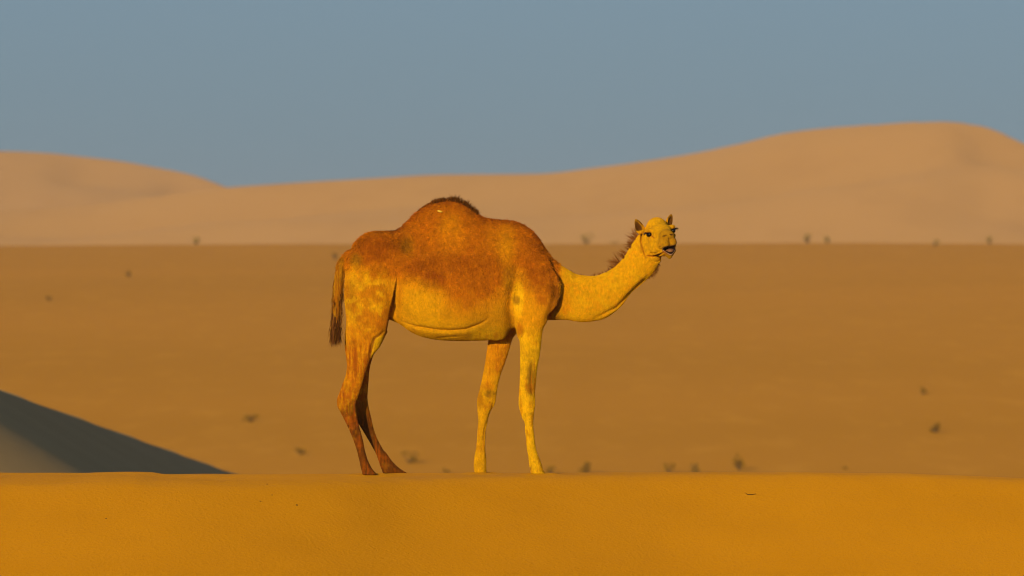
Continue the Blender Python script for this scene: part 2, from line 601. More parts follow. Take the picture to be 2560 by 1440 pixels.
def column(rows, k, ytop=None, mask=None):
    """leg: rows of (py, left px, right px, y centre, y half thickness)"""
    r = np.array(sorted(rows))
    z0, z1 = wz(r[-1, 0]), wz(r[0, 0])
    s = sub(wx(r[:, 1].min() - 12), wx(r[:, 2].max() + 12), (r[:, 3] - r[:, 4]).min() - .05, (r[:, 3] + r[:, 4]).max() + .05, z0 - .03, z1 + .03)
    x, y, z = coords(s)
    py = np.clip(CYP - z * PPM, r[0, 0], r[-1, 0])
    L, R = wx(pchip(r[:, 0], r[:, 1], py)), wx(pchip(r[:, 0], r[:, 2], py))
    yc, ry = pchip(r[:, 0], r[:, 3], py), pchip(r[:, 0], r[:, 4], py)
    d = ell2(x - (L + R) / 2, y - yc, (R - L) / 2, ry)
    d = np.maximum(d, np.maximum(z0 - z, z - z1) + 0 * d)
    join(s, d, k)


NEAR_HIND = [(612, 890, 965, -.09, .07), (640, 872, 985, -.115, .10), (690, 863, 993, -.15, .118), (740, 862, 984, -.165, .115), (780, 865, 975, -.165, .105), (808, 867, 972, -.165, .095),
             (828, 865, 966, -.16, .088), (845, 865, 959, -.155, .082), (867, 868, 949, -.15, .072), (888, 869, 933, -.145, .064), (902, 869, 925, -.142, .060), (933, 866, 914, -.14, .055),
             (957, 858, 907, -.14, .051), (982, 849, 899, -.14, .05), (1000, 843, 893, -.14, .05), (1013, 844, 890, -.14, .049), (1031, 853, 892, -.14, .044),
             (1061, 868, 898, -.14, .037), (1098, 884, 908, -.14, .034), (1128, 894, 914, -.14, .036), (1153, 900, 922, -.14, .045), (1168, 903, 930, -.145, .055),
             (1178, 906, 938, -.145, .063), (1185, 907, 946, -.145, .066)]
FAR_HIND = [(640, 880, 985, .115, .10), (690, 869, 993, .15, .118), (740, 866, 986, .16, .11), (780, 865, 982, .155, .10), (810, 864, 976, .15, .092), (843, 861, 961, .14, .082),
            (865, 861, 950, .135, .074), (890, 864, 932, .13, .066), (933, 868, 922, .125, .055), (963, 868, 920, .12, .05), (994, 866, 918, .12, .049), (1018, 872, 921, .12, .048),
            (1043, 886, 927, .12, .042), (1070, 902, 933, .12, .037), (1098, 919, 943, .12, .034), (1119, 931, 955, .12, .036), (1134, 939, 966, .12, .042), (1150, 945, 977, .12, .05),
            (1165, 950, 991, .12, .058), (1176, 954, 1006, .12, .064), (1183, 957, 1019, .12, .066)]
NEAR_FORE = [(640, 1300, 1366, -.125, .06), (680, 1290, 1388, -.155, .078), (715, 1284, 1402, -.175, .088), (745, 1281, 1399, -.185, .09), (780, 1282, 1382, -.19, .088), (800, 1285, 1370, -.185, .083),
             (824, 1291, 1357, -.18, .073), (856, 1299, 1353, -.175, .061), (888, 1300, 1349, -.17, .055), (920, 1300, 1343, -.17, .049), (952, 1299, 1340, -.17, .045),
             (984, 1297, 1337.5, -.17, .046), (1009, 1296.5, 1338, -.17, .047), (1031, 1301, 1335, -.17, .042), (1057, 1309, 1333, -.17, .035), (1089, 1314, 1336, -.17, .032),
             (1121, 1317, 1340, -.17, .034), (1143, 1321, 1348, -.17, .042), (1162, 1323, 1355, -.172, .055), (1174, 1326, 1359, -.175, .064), (1182, 1326, 1364, -.175, .068)]
FAR_FORE = [(680, 1290, 1388, .155, .078), (740, 1275, 1390, .18, .09), (780, 1255, 1350, .18, .085), (815, 1235, 1312, .18, .075), (846, 1222, 1282, .175, .064), (875, 1217, 1273, .17, .058), (904, 1213, 1264, .17, .052),
            (936, 1207, 1252, .17, .048), (968, 1200, 1244, .17, .046), (1006, 1192, 1238, .17, .047), (1025, 1193, 1230, .17, .043), (1051, 1195, 1221, .17, .035),
            (1083, 1193, 1214, .17, .032), (1118, 1190, 1213, .17, .034), (1146, 1185, 1215, .17, .045), (1164, 1184, 1216, .17, .056), (1182, 1185, 1217, .17, .064)]

NECK = np.array([(1345, 640, 1350, 800, .15), (1375, 645, 1378, 800, .135), (1404, 664, 1410, 799, .122), (1446, 686, 1456, 805, .112), (1482, 689, 1500, 800, .105), (1520, 677, 1545, 772, .098),
                 (1546, 659, 1574, 735, .092), (1567, 633, 1602, 712, .088), (1581, 608, 1627, 688, .085), (1596, 586, 1648, 658, .083)])


def neck_samples(n=70):
    t = np.linspace(0, 1, len(NECK))
    q = np.linspace(0, 1, n)
    c = np.stack([pchip(t, NECK[:, i], q) for i in range(5)], -1)
    top = np.stack([wx(c[:, 0]), wz(c[:, 1])], -1)
    bot = np.stack([wx(c[:, 2]), wz(c[:, 3])], -1)
    return (top + bot) / 2, np.linalg.norm(top - bot, axis=1) / 2, c[:, 4], (top - bot) / np.linalg.norm(top - bot, axis=1)[:, None]


def neck_y(px):
    return -0.035 * sstep(1480, 1640, px)


def build_neck(k):
    cen, half, wid, up = neck_samples()
    s = sub(wx(1335), wx(1690), -0.22, 0.2, wz(830), wz(560))
    x, y, z = coords(s)
    best = np.full(np.broadcast_shapes(x.shape, y.shape, z.shape), 9.0, np.float32)
    dx_s = np.linalg.norm(np.diff(cen, axis=0), axis=1).mean()
    px = x * PPM + CX
    y0 = neck_y(px)
    for (c, h, w, u) in zip(cen, half, wid, up):
        a = (x - c[0]) * u[0] + (z - c[1]) * u[1]           # across
        b = (x - c[0]) * u[1] - (z - c[1]) * u[0]           # along
        k0 = np.sqrt((a / h) ** 2 + ((y - y0) / (w * (1 - 0.15 * np.clip(a / h, 0, 1)))) ** 2 + (b / 0.03) ** 2 * 0.25)
        best = np.minimum(best, (k0 - 1) * np.float32(0.8 * min(h, w)))
    join(s, best, k)


# head frame
YAW, PIT, ROL = math.radians(11), math.radians(8), math.radians(9)
f0 = np.array((math.sin(YAW), -math.cos(YAW), 0.0))
r0 = np.array((math.cos(YAW), math.sin(YAW), 0.0))
u0 = np.array((0, 0, 1.0))
HF = math.cos(PIT) * f0 + math.sin(PIT) * u0
HU = -math.sin(PIT) * f0 + math.cos(PIT) * u0
HR = math.cos(ROL) * r0 + math.sin(ROL) * HU
HU = -math.sin(ROL) * r0 + math.cos(ROL) * HU
HE = np.array((float(wx(1650)), -0.185, float(wz(581))))


def head_w(r, f, u):
    return HE + r * HR + f * HF + u * HU


def build_head():
    s = sub(wx(1566), wx(1702), -0.475, 0.1, wz(672), wz(530))
    x, y, z = coords(s)
    dx, dy, dz = x - HE[0], y - HE[1], z - HE[2]
    r = dx * HR[0] + dy * HR[1] + dz * HR[2]
    f = dx * HF[0] + dy * HF[1] + dz * HF[2]
    u = dx * HU[0] + dy * HU[1] + dz * HU[2]
    a = np.abs(r)

    def E(cr, cf, cu, rr, rf, ru, sym=False, tilt=0.0):
        R, F, U = (a if sym else r) - cr, f - cf, u - cu
        if tilt:
            c, sn = math.cos(tilt), math.sin(tilt)
            F, U = F * c + U * sn, -F * sn + U * c
        return ell3(R, F, U, rr, rf, ru)

    d = E(0, -.095, .035, .086, .105, .096)                       # cranium
    d = smin(d, E(0, -.12, -.06, .088, .10, .10), .04)            # back of the jaw
    d = smin(d, E(0, .03, .005, .078, .10, .055, tilt=-.35), .04)  # forehead to bridge
    d = smin(d, E(.090, -.004, .024, .032, .050, .022, True), .016)  # brow
    d = smin(d, E(.050, -.015, -.088, .052, .115, .082, True), .03)  # cheek
    d = smin(d, E(.080, .000, -.040, .030, .06, .022, True), .02)   # cheekbone
    d = smin(d, E(0, .10, -.045, .056, .13, .056, tilt=-.12), .03)  # bridge
    d = smin(d, E(0, .185, -.058, .056, .055, .046), .025)         # nose
    d = smin(d, E(.028, .188, -.112, .036, .050, .038, True), .012)  # split upper lip
    d = smin(d, E(.046, .125, -.098, .028, .07, .038, True), .02)
    d = smin(d, E(0, .035, -.152, .052, .125, .038, tilt=-.10), .03)  # lower jaw
    # mouth
    dm = E(0, .225, -.160, .052, .10, .022)
    dm = np.minimum(dm, E(.052, .165, -.130, .010, .055, .012, True, tilt=-.8))
    d = -smin(-d, dm, .006)
    lip = E(0, .160, -.178, .057 - .75 * np.clip(-.170 - u, 0, .045), .058, .050, tilt=.15)
    lip = -smin(-lip, E(0, .195, -.148, .047 - .6 * np.clip(-.148 - u, 0, .045),   .075, .033), .004)
    lip = np.maximum(lip, u + .128 + .35 * (f - .2))
    d = smin(d, lip, .012)
    # eye sockets, nostrils, cheek hollow
    d = -smin(-d, E(.118, .018, -.004, .030, .030, .0135, True), .005)
    d = -smin(-d, E(.028, .240, -.052, .015, .022, .004, True, tilt=.5), .004)
    d = -smin(-d, E(0, .238, -.100, .003, .02, .030), .006)
    d = -smin(-d, E(.088, .095, -.035, .026, .045, .030, True), .03)
    # ears, cupped
    for sg, base, tip, open_, ew in ((-1, (-.112, -.125, .035), (-.140, -.125, .136), (-.35, .9), .034), (1, (.092, -.120, .048), (.136, -.128, .132), (.40, .85), .026)):
        b, t = np.array(base), np.array(tip)
        ax = (t - b) / np.linalg.norm(t - b)
        fo = np.array((open_[0], open_[1], 0.0))
        fo = fo - ax * (fo @ ax)
        fo /= np.linalg.norm(fo)
        sd = np.cross(ax, fo)
        c = (b + t) / 2
        ln = np.linalg.norm(t - b) / 2
        A = (r - c[0]) * ax[0] + (f - c[1]) * ax[1] + (u - c[2]) * ax[2]
        O = (r - c[0]) * fo[0] + (f - c[1]) * fo[1] + (u - c[2]) * fo[2]
        S = (r - c[0]) * sd[0] + (f - c[1]) * sd[1] + (u - c[2]) * sd[2]
        tp = 1 - 0.32 * np.clip(A / ln, -.6, 1.2)
        e = ell3(S / tp, O, A, ew, .027, ln + .010)
        e = -smin(-e, ell3(S / tp, O - .022, A - .002, ew * .74, .029, ln * .88), .004)
        d = smin(d, e, .012)
    join(s, d, .035)


# grooves and swellings pressed into the surface: (polyline px, half width px, depth m (+ = groove), side)
GROOVES = [
    ([(998, 800), (1040, 815), (1090, 823), (1130, 825), (1165, 822), (1200, 809), (1228, 792)], 3.0, .022, 0),
    ([(1010, 812), (1060, 829), (1110, 836), (1160, 834), (1205, 824)], 8, -.012, 0),
    ([(1085, 846), (1120, 841), (1150, 840)], 2.5, .008, 0),
    ([(1296, 640), (1288, 690), (1277, 735), (1272, 775), (1280, 812)], 9, .020, 0),
    ([(1298, 700), (1284, 735), (1279, 770), (1288, 802)], 3.2, -.014, 0),
    ([(1291, 738), (1293, 752)], 8, .020, 0),
    ([(1294, 812), (1299, 838)], 6, -.016, -1), ([(1308, 808), (1312, 828), (1304, 848)], 2.5, .010, -1),
    ([(996, 588), (1012, 608), (1030, 640)], 17, .055, 0), ([(905, 612), (940, 600), (975, 602), (995, 622)], 14, -.014, 0),
    ([(930, 592), (965, 588)], 16, -.012, 0),
    ([(897, 622), (888, 650), (886, 662)], 9, .012, 0),
    ([(905, 630), (900, 655)], 7, -.010, 0),
    ([(966, 822), (948, 838), (936, 846), (929, 868), (923, 897)], 2.6, .020, -1),
    ([(925, 800), (918, 850), (905, 905)], 8, .008, -1),
    ([(880, 890), (876, 930), (866, 975), (860, 992)], 3.2, .014, -1),
    ([(886, 990), (872, 1005), (866, 1020)], 4, -.008, -1), ([(890, 1000), (878, 1012)], 3, .006, -1),
    ([(882, 1025), (889, 1060), (900, 1110)], 2.2, .009, -1), ([(942, 1080), (953, 1110), (962, 1135)], 2.2, .007, 1),
    ([(1240, 975), (1229, 1020), (1214, 1062), (1208, 1090), (1205, 1120), (1206, 1160)], 2.0, .008, 1),
    ([(1200, 975), (1206, 990), (1224, 994)], 2.6, .010, 1),
    ([(1330, 895), (1327, 950), (1331, 992)], 2.6, .014, -1), ([(1302, 1000), (1312, 1018), (1306, 1034)], 2.6, .008, -1),
    ([(1320, 905), (1317, 960), (1320, 990)], 2.5, -.004, -1),
    ([(1307, 1040), (1317, 1075), (1323, 1110)], 2.2, .009, -1),
    ([(1317, 1000), (1318, 1015)], 9, -.006, -1),
    ([(1214, 1005), (1215, 1018)], 9, -.006, 1),
    ([(1392, 670), (1408, 712), (1398, 765), (1382, 795)], 4, .012, -1),
    ([(1362, 640), (1382, 690), (1388, 735), (1372, 785), (1362, 805)], 7, .020, -1),
    ([(1480, 798), (1540, 768), (1590, 716), (1625, 684)], 4, .010, -1),
    ([(1470, 720), (1530, 705), (1580, 665)], 10, -.006, -1),
    ([(1604, 582), (1602, 605), (1608, 628), (1614, 644)], 2.0, .015, -1),
    ([(1617, 638), (1632, 641), (1648, 636), (1660, 629)], 1.8, .014, -1), ([(1622, 632), (1636, 634), (1652, 626)], 1.6, .007, -1),
    ([(1620, 650), (1636, 655), (1650, 652)], 1.8, .006, -1),
    ([(1625, 600), (1636, 618)], 7, .006, -1),
    ([(1100, 700), (1092, 790)], 5, .004, 0), ([(1130, 700), (1124, 800)], 5, .004, 0), ([(1160, 700), (1156, 800)], 5, .004, 0), ([(1190, 700), (1190, 790)], 5, .004, 0), ([(1220, 690), (1222, 780)], 6, .005, 0),
]


def press():
    for pl, w, dep, side in GROOVES:
        P = np.array([(float(wx(a)), float(wz(b))) for a, b in pl])
        wm = w / PPM
        m = 3 * wm
        y0, y1 = (-.45, .45) if side == 0 else ((-.45, -.03) if side < 0 else (.05, .45))
        s = sub(P[:, 0].min() - m, P[:, 0].max() + m, y0, y1, P[:, 1].min() - m, P[:, 1].max() + m)
        x, y, z = coords(s)
        best = np.full(np.broadcast_shapes(x.shape, z.shape), 9.0, np.float32)
        n = len(P) - 1
        tt = np.zeros_like(best)
        for i in range(n):
            a, b = P[i], P[i + 1]
            ab = b - a
            t = np.clip(((x - a[0]) * ab[0] + (z - a[1]) * ab[1]) / (ab @ ab), 0, 1)
            dd = (x - a[0] - t * ab[0]) ** 2 + (z - a[1] - t * ab[1]) ** 2
            tt = np.where(dd < best, (i + t) / n, tt)
            best = np.minimum(best, dd)
        fade = sstep(-0.02, 0.2, tt) * sstep(1.02, 0.8, tt) if n > 1 else 1.0
        g = (dep * fade * np.exp(-best / (wm * wm))).astype(np.float32)
        if side == 0:
            g = g * sstep(0.03, 0.10, np.abs(y))
        D[s] = D[s] + g


build_trunk()
build_hump()
# pelvis and shoulder masses
for sg in (-1, 1):
    s = sub(wx(870), wx(1000), -.3, .3, wz(720), wz(570))
    x, y, z = coords(s)
    join(s, ell3(x - wx(938), y - sg * .10, z - wz(632), .17, .13, .15), .06)
    s = sub(wx(1250), wx(1420), -.32, .32, wz(830), wz(560))
    x, y, z = coords(s)
    c, sn = math.cos(.42), math.sin(.42)
    X, Z = x - wx(1332), z - wz(682)
    join(s, ell3(X * c + Z * sn, y - sg * .125, -X * sn + Z * c, .120, .095, .27), .07)
build_neck(.012)
column(NEAR_HIND, .035)
column(FAR_HIND, .035)
column(NEAR_FORE, .030)
column(FAR_FORE, .030)
# the slot between thigh and belly, the hollow behind the elbow
for sg in (-1, 1):
    s = sub(wx(960), wx(1010), -.4, .4, wz(825), wz(672))
    x, y, z = coords(s)
    py = np.clip(CYP - z * PPM, 680, 830)
    Lp = pchip([680, 690, 740, 780, 800, 830], [994.5, 993.5, 983, 974, 971, 965], py)
    Rp = pchip([680, 690, 740, 780, 800, 830], [994.5, 994.5, 990.5, 991, 994, 1004], py)
    q = np.maximum(wx(Lp) - x, x - wx(Rp))
    q = np.maximum(q, .085 - sg * y)
    carve(s, q + 0 * y, 0.003)
    if sg < 0:
        s = sub(wx(1255), wx(1305), -.4, .06, wz(862), wz(790))
        x, y, z = coords(s)
        carve(s, ell3(x - wx(1277), y + .22, z - wz(838), 12 / PPM, .26, 19 / PPM), .003)
# chest pad
s = sub(wx(1200), wx(1280), -.15, .15, wz(865), wz(800))
x, y, z = coords(s)
join(s, ell3(x - wx(1240), y, z - wz(832), 26 / PPM, .085, 18 / PPM), .02)
# tail dock
TAIL = [(880, 632, 10), (869, 642, 12), (858, 658, 12.5), (850, 680, 12), (846, 705, 11.5), (844, 735, 11), (842, 765, 10), (840, 795, 9), (837, 825, 6)]
s = sub(wx(822), wx(900), -.08, .08, wz(840), wz(610))
x, y, z = coords(s)
best = np.full(np.broadcast_shapes(x.shape, y.shape, z.shape), 9.0, np.float32)
tt = np.linspace(0, 1, len(TAIL))
qq = np.linspace(0, 1, 60)
T3 = np.stack([pchip(tt, np.array(TAIL)[:, i], qq) for i in range(3)], -1)
for a, b, rr in T3:
    best = np.minimum(best, np.sqrt((x - wx(a)) ** 2 + y ** 2 * 0.8 + (z - wz(b)) ** 2) - rr / PPM)
join(s, best, .008)
build_head()
press()
# cloven toes
for cxp, yc, z0 in ((930, -.145, 0), (990, .12, 0), (1350, -.175, 0), (1203, .17, 0)):
    s = sub(wx(cxp - 25), wx(cxp + 40), yc - .1, yc + .1, -.02, .10)
    x, y, z = coords(s)
    g = .010 * np.exp(-((y - yc) / .007) ** 2) * sstep(wx(cxp - 12), wx(cxp + 12), x) * sstep(.08, .03, z)
    D[s] = D[s] + g.astype(np.float32)


def surface_nets():
    nx, ny, nz = SH
    S = D < 0
    # active cells
    c = np.zeros((nx - 1, ny - 1, nz - 1), np.uint8)
    for a in (0, 1):
        for b in (0, 1):
            for e in (0, 1):
                c += S[a:nx - 1 + a, b:ny - 1 + b, e:nz - 1 + e]
    act = (c > 0) & (c < 8)
    I, J, K = np.nonzero(act)
    vid = np.full(act.shape, -1, np.int32)
    vid[I, J, K] = np.arange(len(I))
    P = np.zeros((len(I), 3))
    W = np.zeros(len(I))
    corners = [(a, b, e) for a in (0, 1) for b in (0, 1) for e in (0, 1)]
    X = {q: np.stack([gx[I + q[0]], gy[J + q[1]], gz[K + q[2]]], -1) for q in corners}
    V = {q: D[I + q[0], J + q[1], K + q[2]].astype(float) for q in corners}
    for q in corners:
        for ax in range(3):
            if q[ax] == 0:
                p = list(q)
                p[ax] = 1
                p = tuple(p)
                a, b = V[q], V[p]
                cr = (a < 0) != (b < 0)
                t = np.where(cr, a / np.where(cr, a - b, 1), 0)
                P += np.where(cr[:, None], X[q] + (X[p] - X[q]) * t[:, None], 0)
                W += cr
    P /= W[:, None]
    quads = []
    for ax in range(3):
        o = [(0, 1, 2), (1, 2, 0), (2, 0, 1)][ax]
        sl0 = [slice(1, n - 1) for n in SH]
        sl1 = [slice(1, n - 1) for n in SH]
        sl0[ax] = slice(0, SH[ax] - 1)
        sl1[ax] = slice(1, SH[ax])
        A, B = S[tuple(sl0)], S[tuple(sl1)]
        e = A != B
        ii = np.array(np.nonzero(e))
        flip = A[tuple(ii)]
        off = [1, 1, 1]
        off[ax] = 0
        base = [ii[m] + off[m] for m in range(3)]
        b1, b2 = o[1], o[2]

        def cell(d1, d2):
            p = [base[0].copy(), base[1].copy(), base[2].copy()]
            p[b1] -= d1
            p[b2] -= d2
            return vid[p[0], p[1], p[2]]
        qd = np.stack([cell(1, 1), cell(0, 1), cell(0, 0), cell(1, 0)], -1)
        qd[~flip] = qd[~flip][:, ::-1]
        quads.append(qd)
    Q = np.concatenate(quads)
    Q = Q[(Q >= 0).all(1)]
    return P, Q


BV, BQ = surface_nets()
# keep the largest shell only
lab = np.arange(len(BV))
e = np.concatenate([BQ[:, [0, 1]], BQ[:, [1, 2]], BQ[:, [2, 3]], BQ[:, [3, 0]]])
for _ in range(400):
    m = np.minimum(lab[e[:, 0]], lab[e[:, 1]])
    old = lab.copy()
    np.minimum.at(lab, e[:, 0], m)
    np.minimum.at(lab, e[:, 1], m)
    lab = lab[lab]
    if (lab == old).all():
        break
ids, cnt = np.unique(lab, return_counts=True)
keep = lab == ids[np.argmax(cnt)]
remap = np.cumsum(keep) - 1
BQ = remap[BQ[keep[BQ[:, 0]]]]
BV = BV[keep]
# one light relaxation to remove the lattice
for it in range(2):
    acc = np.zeros_like(BV)
    n = np.zeros(len(BV))
    for a, b in ((0, 1), (1, 2), (2, 3), (3, 0)):
        np.add.at(acc, BQ[:, a], BV[BQ[:, b]])
        np.add.at(acc, BQ[:, b], BV[BQ[:, a]])
        np.add.at(n, BQ[:, a], 1)
        np.add.at(n, BQ[:, b], 1)
    BV = BV * 0.5 + 0.5 * acc / n[:, None]
# normals
fn = np.cross(BV[BQ[:, 2]] - BV[BQ[:, 0]], BV[BQ[:, 3]] - BV[BQ[:, 1]])
BN = np.zeros_like(BV)
for a in range(4):
    np.add.at(BN, BQ[:, a], fn)
BN /= np.linalg.norm(BN, axis=1)[:, None] + 1e-12


# ------------------------------------------------------------------ coat colours
def coat(P):
    u, v = P[:, 0] * PPM + CX, CYP - P[:, 2] * PPM
    y = P[:, 1]
    n1 = fbm(u / 26.0, v / 22.0, y * 8, 3)
    n2 = fbm(u / 9.0, v / 9.0, y * 20, 9)
    n3 = fbm(u / 60.0, v / 60.0, y * 4, 17)
    YEL = np.array((0.66, 0.315, 0.0015))
    ORA = np.array((0.60, 0.215, 0.001))
    BRN = np.array((0.455, 0.125, 0.001))
    RED = np.array((0.33, 0.072, 0.001))
    DRK = np.array((0.085, 0.028, 0.004))
    OLV = np.array((0.34, 0.150, 0.004))
    PAL = np.array((0.76, 0.415, 0.003))
    c = np.tile(YEL, (len(P), 1))

    def mix(col, m):
        nonlocal c
        m = np.clip(m, 0, 1)[:, None]
        c = c * (1 - m) + col * m

    def blob(cu, cv, ru, rv, soft=.5, nz=.35):
        q = np.sqrt(((u - cu) / ru) ** 2 + ((v - cv) / rv) ** 2) + nz * n1
        return sstep(1 + soft, 1 - soft, q)
    # body orange, brown back
    body = sstep(1425, 1385, u + 6 * n1) * sstep(850, 800, v)
    mix(ORA, 0.45 * body)
    line = pchip([800, 880, 930, 985, 1040, 1100, 1160, 1230, 1275, 1300, 1350, 1400, 1500], [655, 668, 690, 688, 702, 716, 748, 742, 692, 672, 752, 765, 740], u)
    mix(ORA, 0.9 * sstep(75, -20, v - line + 35 * n1) * sstep(1430, 1395, u))
    mix(BRN, 0.95 * sstep(26, -34, v - line + 40 * n1 + 8 * n2) * sstep(1415, 1395, u))
    mix(ORA, 0.55 * blob(1130, 590, 44, 40) + 0.5 * blob(1255, 600, 40, 40))
    mix(YEL, 0.45 * blob(1264, 625, 20, 45, .8) + 0.2 * blob(1125, 560, 25, 28, .8))
    mix(RED, 0.85 * blob(1082, 702, 30, 24, .35) + 0.5 * blob(1060, 665, 45, 20, .7) + 0.45 * blob(1170, 660, 50, 22, .8) + .35 * blob(1340, 690, 35, 40, .7))
    mix(RED, 0.65 * blob(940, 618, 45, 30, .7) + 0.45 * blob(1350, 610, 22, 36, .8))
    mix(OLV, 0.8 * blob(893, 650, 14, 18, .5) + 0.55 * blob(1272, 690, 16, 36, .7) + 0.55 * blob(1020, 615, 16, 26, .6))
    mix(BRN, 0.55 * blob(1168, 745, 45, 38, .8, .5))
    mix(DRK, 0.55 * sstep(528, 500, v + 8 * n1) * sstep(1020, 1050, u) + .5 * blob(1180, 528, 26, 9, .6))
    mix(DRK, 0.35 * blob(965, 578, 34, 7, .7))
    # yellow flank, thigh, belly
    mix(YEL, 0.8 * blob(1050, 760, 55, 50, .6) + 0.6 * blob(1110, 815, 90, 20, .6))
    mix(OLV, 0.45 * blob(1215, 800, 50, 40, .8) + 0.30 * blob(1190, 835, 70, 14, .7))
    mix(BRN, 0.4 * blob(1000, 740, 9, 40, .7))
    mix(ORA, 0.8 * blob(920, 760, 62, 90, .3))
    mix(YEL, 0.8 * blob(900, 700, 24, 32, .7) + 0.75 * blob(885, 792, 15, 22, .6) + 0.7 * blob(930, 758, 36, 18, .6, .6))
    mix(OLV, 0.5 * blob(878, 740, 14, 40, .8) + .35 * blob(955, 720, 28, 26, .7, .6))
    mix(PAL, 0.35 * sstep(.25, .5, n2) * blob(925, 745, 60, 60, .4))
    # hind legs turn brown below the stifle, dark below the hock
    hind = sstep(1060, 1010, u)
    gask = hind * sstep(790, 880, v + 25 * n1)
    mix(ORA, 0.95 * gask)
    mix(BRN, 0.95 * gask * sstep(-.35, .3, n2 + .4 * n1) * sstep(800, 900, v))
    mix(BRN, 0.7 * hind * blob(960, 800, 16, 28, .6))
    can = hind * sstep(975, 1060, v + 20 * n1)
    mix(np.array((.125, .033, .002)), 0.94 * can)
    mix(ORA, 0.55 * can * sstep(.0, .5, n2) * sstep(1110, 1060, v) * (y < 0))
    mix(DRK, 0.30 * can * sstep(-.1, .4, -n2))
    # forelegs bright yellow, scuffed knees
    fore = sstep(1170, 1185, u) * sstep(1385, 1370, u) * sstep(800, 850, v)
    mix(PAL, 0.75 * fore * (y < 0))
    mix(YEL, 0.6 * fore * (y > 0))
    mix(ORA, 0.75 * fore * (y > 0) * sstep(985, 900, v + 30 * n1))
    mix(OLV, fore * (0.65 * blob(1326, 945, 12, 42, .6, .5) * (y < 0) + 0.6 * blob(1222, 985, 11, 12, .6) * (y > 0) + 0.55 * blob(1200, 1000, 6, 22, .6)))
    mix(OLV, 0.5 * fore * sstep(.15, .5, n2) * sstep(1120, 1150, v) + .35 * fore * sstep(.3, .55, n2))
    mix(BRN, .75 * blob(1299, 824, 9, 15, .5) * (y < 0))
    mix(DRK, .40 * fore * (y < 0) * blob(1328, 950, 9, 40, .5, .7) + .45 * fore * (y > 0) * blob(1222, 986, 8, 9, .6, .4) + .35 * fore * sstep(.25, .6, n2) * sstep(965, 985, v) * sstep(1045, 1020, v))
    mix(BRN, .35 * fore * sstep(.1, .5, -n1) * sstep(1150, 1110, v))
    # dark hair along the spine, worn patches with crisp edges on the thigh
    mix(RED, .75 * sstep(.10, .03, np.abs(y)) * sstep(640, 600, v) * sstep(1400, 1370, u))
    pt = fbm(u / 17.0, v / 15.0, 0, 131)
    thigh = blob(918, 752, 58, 82, .25, .2) * (y < 0)
    mix(BRN, .45 * thigh * sstep(.16, .22, pt))
    mix(PAL, .50 * thigh * sstep(-.20, -.27, pt))
    mix(RED, .35 * gask * sstep(.05, .30, pt))
    mix(PAL, 0.85 * blob(1296, 748, 14, 40, .4) * (np.abs(y) > .1))
    mix(OLV, 0.85 * blob(1291, 750, 8, 11, .5))  # arm hollow darkened in the colour, deepening its shade
    mix(DRK, .35 * blob(1010, 606, 14, 24, .6))  # shade of the hollow between hip and hump, put into the colour
    n5 = fbm(u / 4.0, v / 30.0, y * 10, 211)
    mix(RED, .75 * gask * sstep(.08, .35, n5))
    mix(YEL, .40 * gask * sstep(.08, .35, -n5) * sstep(1060, 1000, v) * (y < 0))
    mix(BRN, .45 * fore * sstep(.15, .40, n5))
    # pale patch at the stifle, dark line along its fold
    fold = pchip([820, 838, 846, 868, 897, 930], [968, 950, 938, 931, 925, 925], v)
    mix(PAL, .8 * sstep(0, 4, u - fold) * sstep(836, 842, v) * sstep(905, 890, v) * hind * (y < 0))
    mix(DRK, .6 * np.exp(-((u - fold) / 2.5) ** 2) * sstep(822, 830, v) * sstep(905, 895, v) * hind * (y < 0))
    mix(DRK, .45 * sstep(1366, 1392, u + 6 * n1) * sstep(1412, 1402, u) * sstep(690, 720, v))  # chest-front shade between shoulder and neck, painted into the coat
    tl = sstep(864, 856, u) * sstep(636, 652, v) * (np.abs(y) < .06)
    mix(OLV, .75 * tl)
    mix(RED, .6 * tl * sstep(-.1, .3, fbm(u / 3.0, v / 40.0, 0, 301)))
    # neck and head
    nk = sstep(1392, 1412, u + 5 * n2)
    mix(YEL, nk)
    mix(PAL, 0.55 * nk * sstep(-.2, .5, n1))
    mix(ORA, 0.45 * nk * sstep(-.1, .5, n2 + .4 * n1) + .5 * nk * blob(1412, 760, 12, 45, .7))
    hd = (P - HE)
    r, f, w = hd @ HR, hd @ HF, hd @ HU
    H = sstep(1590, 1606, u) * sstep(668, 640, v)
    mix(YEL, H)
    mix(OLV, 0.65 * H * sstep(.10, .19, f) + .4 * H * sstep(.03, .08, r) * sstep(.05, .15, f))  # olive muzzle; its right side also painted darker as shade
    mix(ORA, 0.5 * H * sstep(-.04, -.10, f) * sstep(.02, .08, w))
    mix(BRN, 0.4 * H * sstep(.2, .6, n2))
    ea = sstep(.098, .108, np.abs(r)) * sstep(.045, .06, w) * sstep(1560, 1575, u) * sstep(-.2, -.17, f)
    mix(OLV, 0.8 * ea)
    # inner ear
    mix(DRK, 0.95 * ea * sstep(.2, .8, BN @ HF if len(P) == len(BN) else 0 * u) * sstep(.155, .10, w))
    # eyelids, nostrils, mouth
    q = np.sqrt((np.abs(r) - .108) ** 2 + ((f - .016) * .8) ** 2 + ((w + .004) * 1.5) ** 2)
    mix(DRK, 1.0 * H * sstep(.036, .024, q))
    q2 = np.sqrt(((np.abs(r) - .095) / .03) ** 2 + ((f - .050 + .7 * (w + .035)) / .009) ** 2 + ((w + .040) / .030) ** 2) + .7 * n2
    mix(RED, 0.9 * H * sstep(1.2, .7, q2))
    q = np.sqrt(((np.abs(r) - .028) / .018) ** 2 + ((w + .056) / .007) ** 2)
    mix(DRK, 0.8 * H * sstep(1.2, .7, q) * sstep(.17, .20, f))
    mix(DRK, 0.6 * H * sstep(.008, .003, np.abs(r)) * sstep(.19, .21, f) * sstep(-.07, -.085, w))
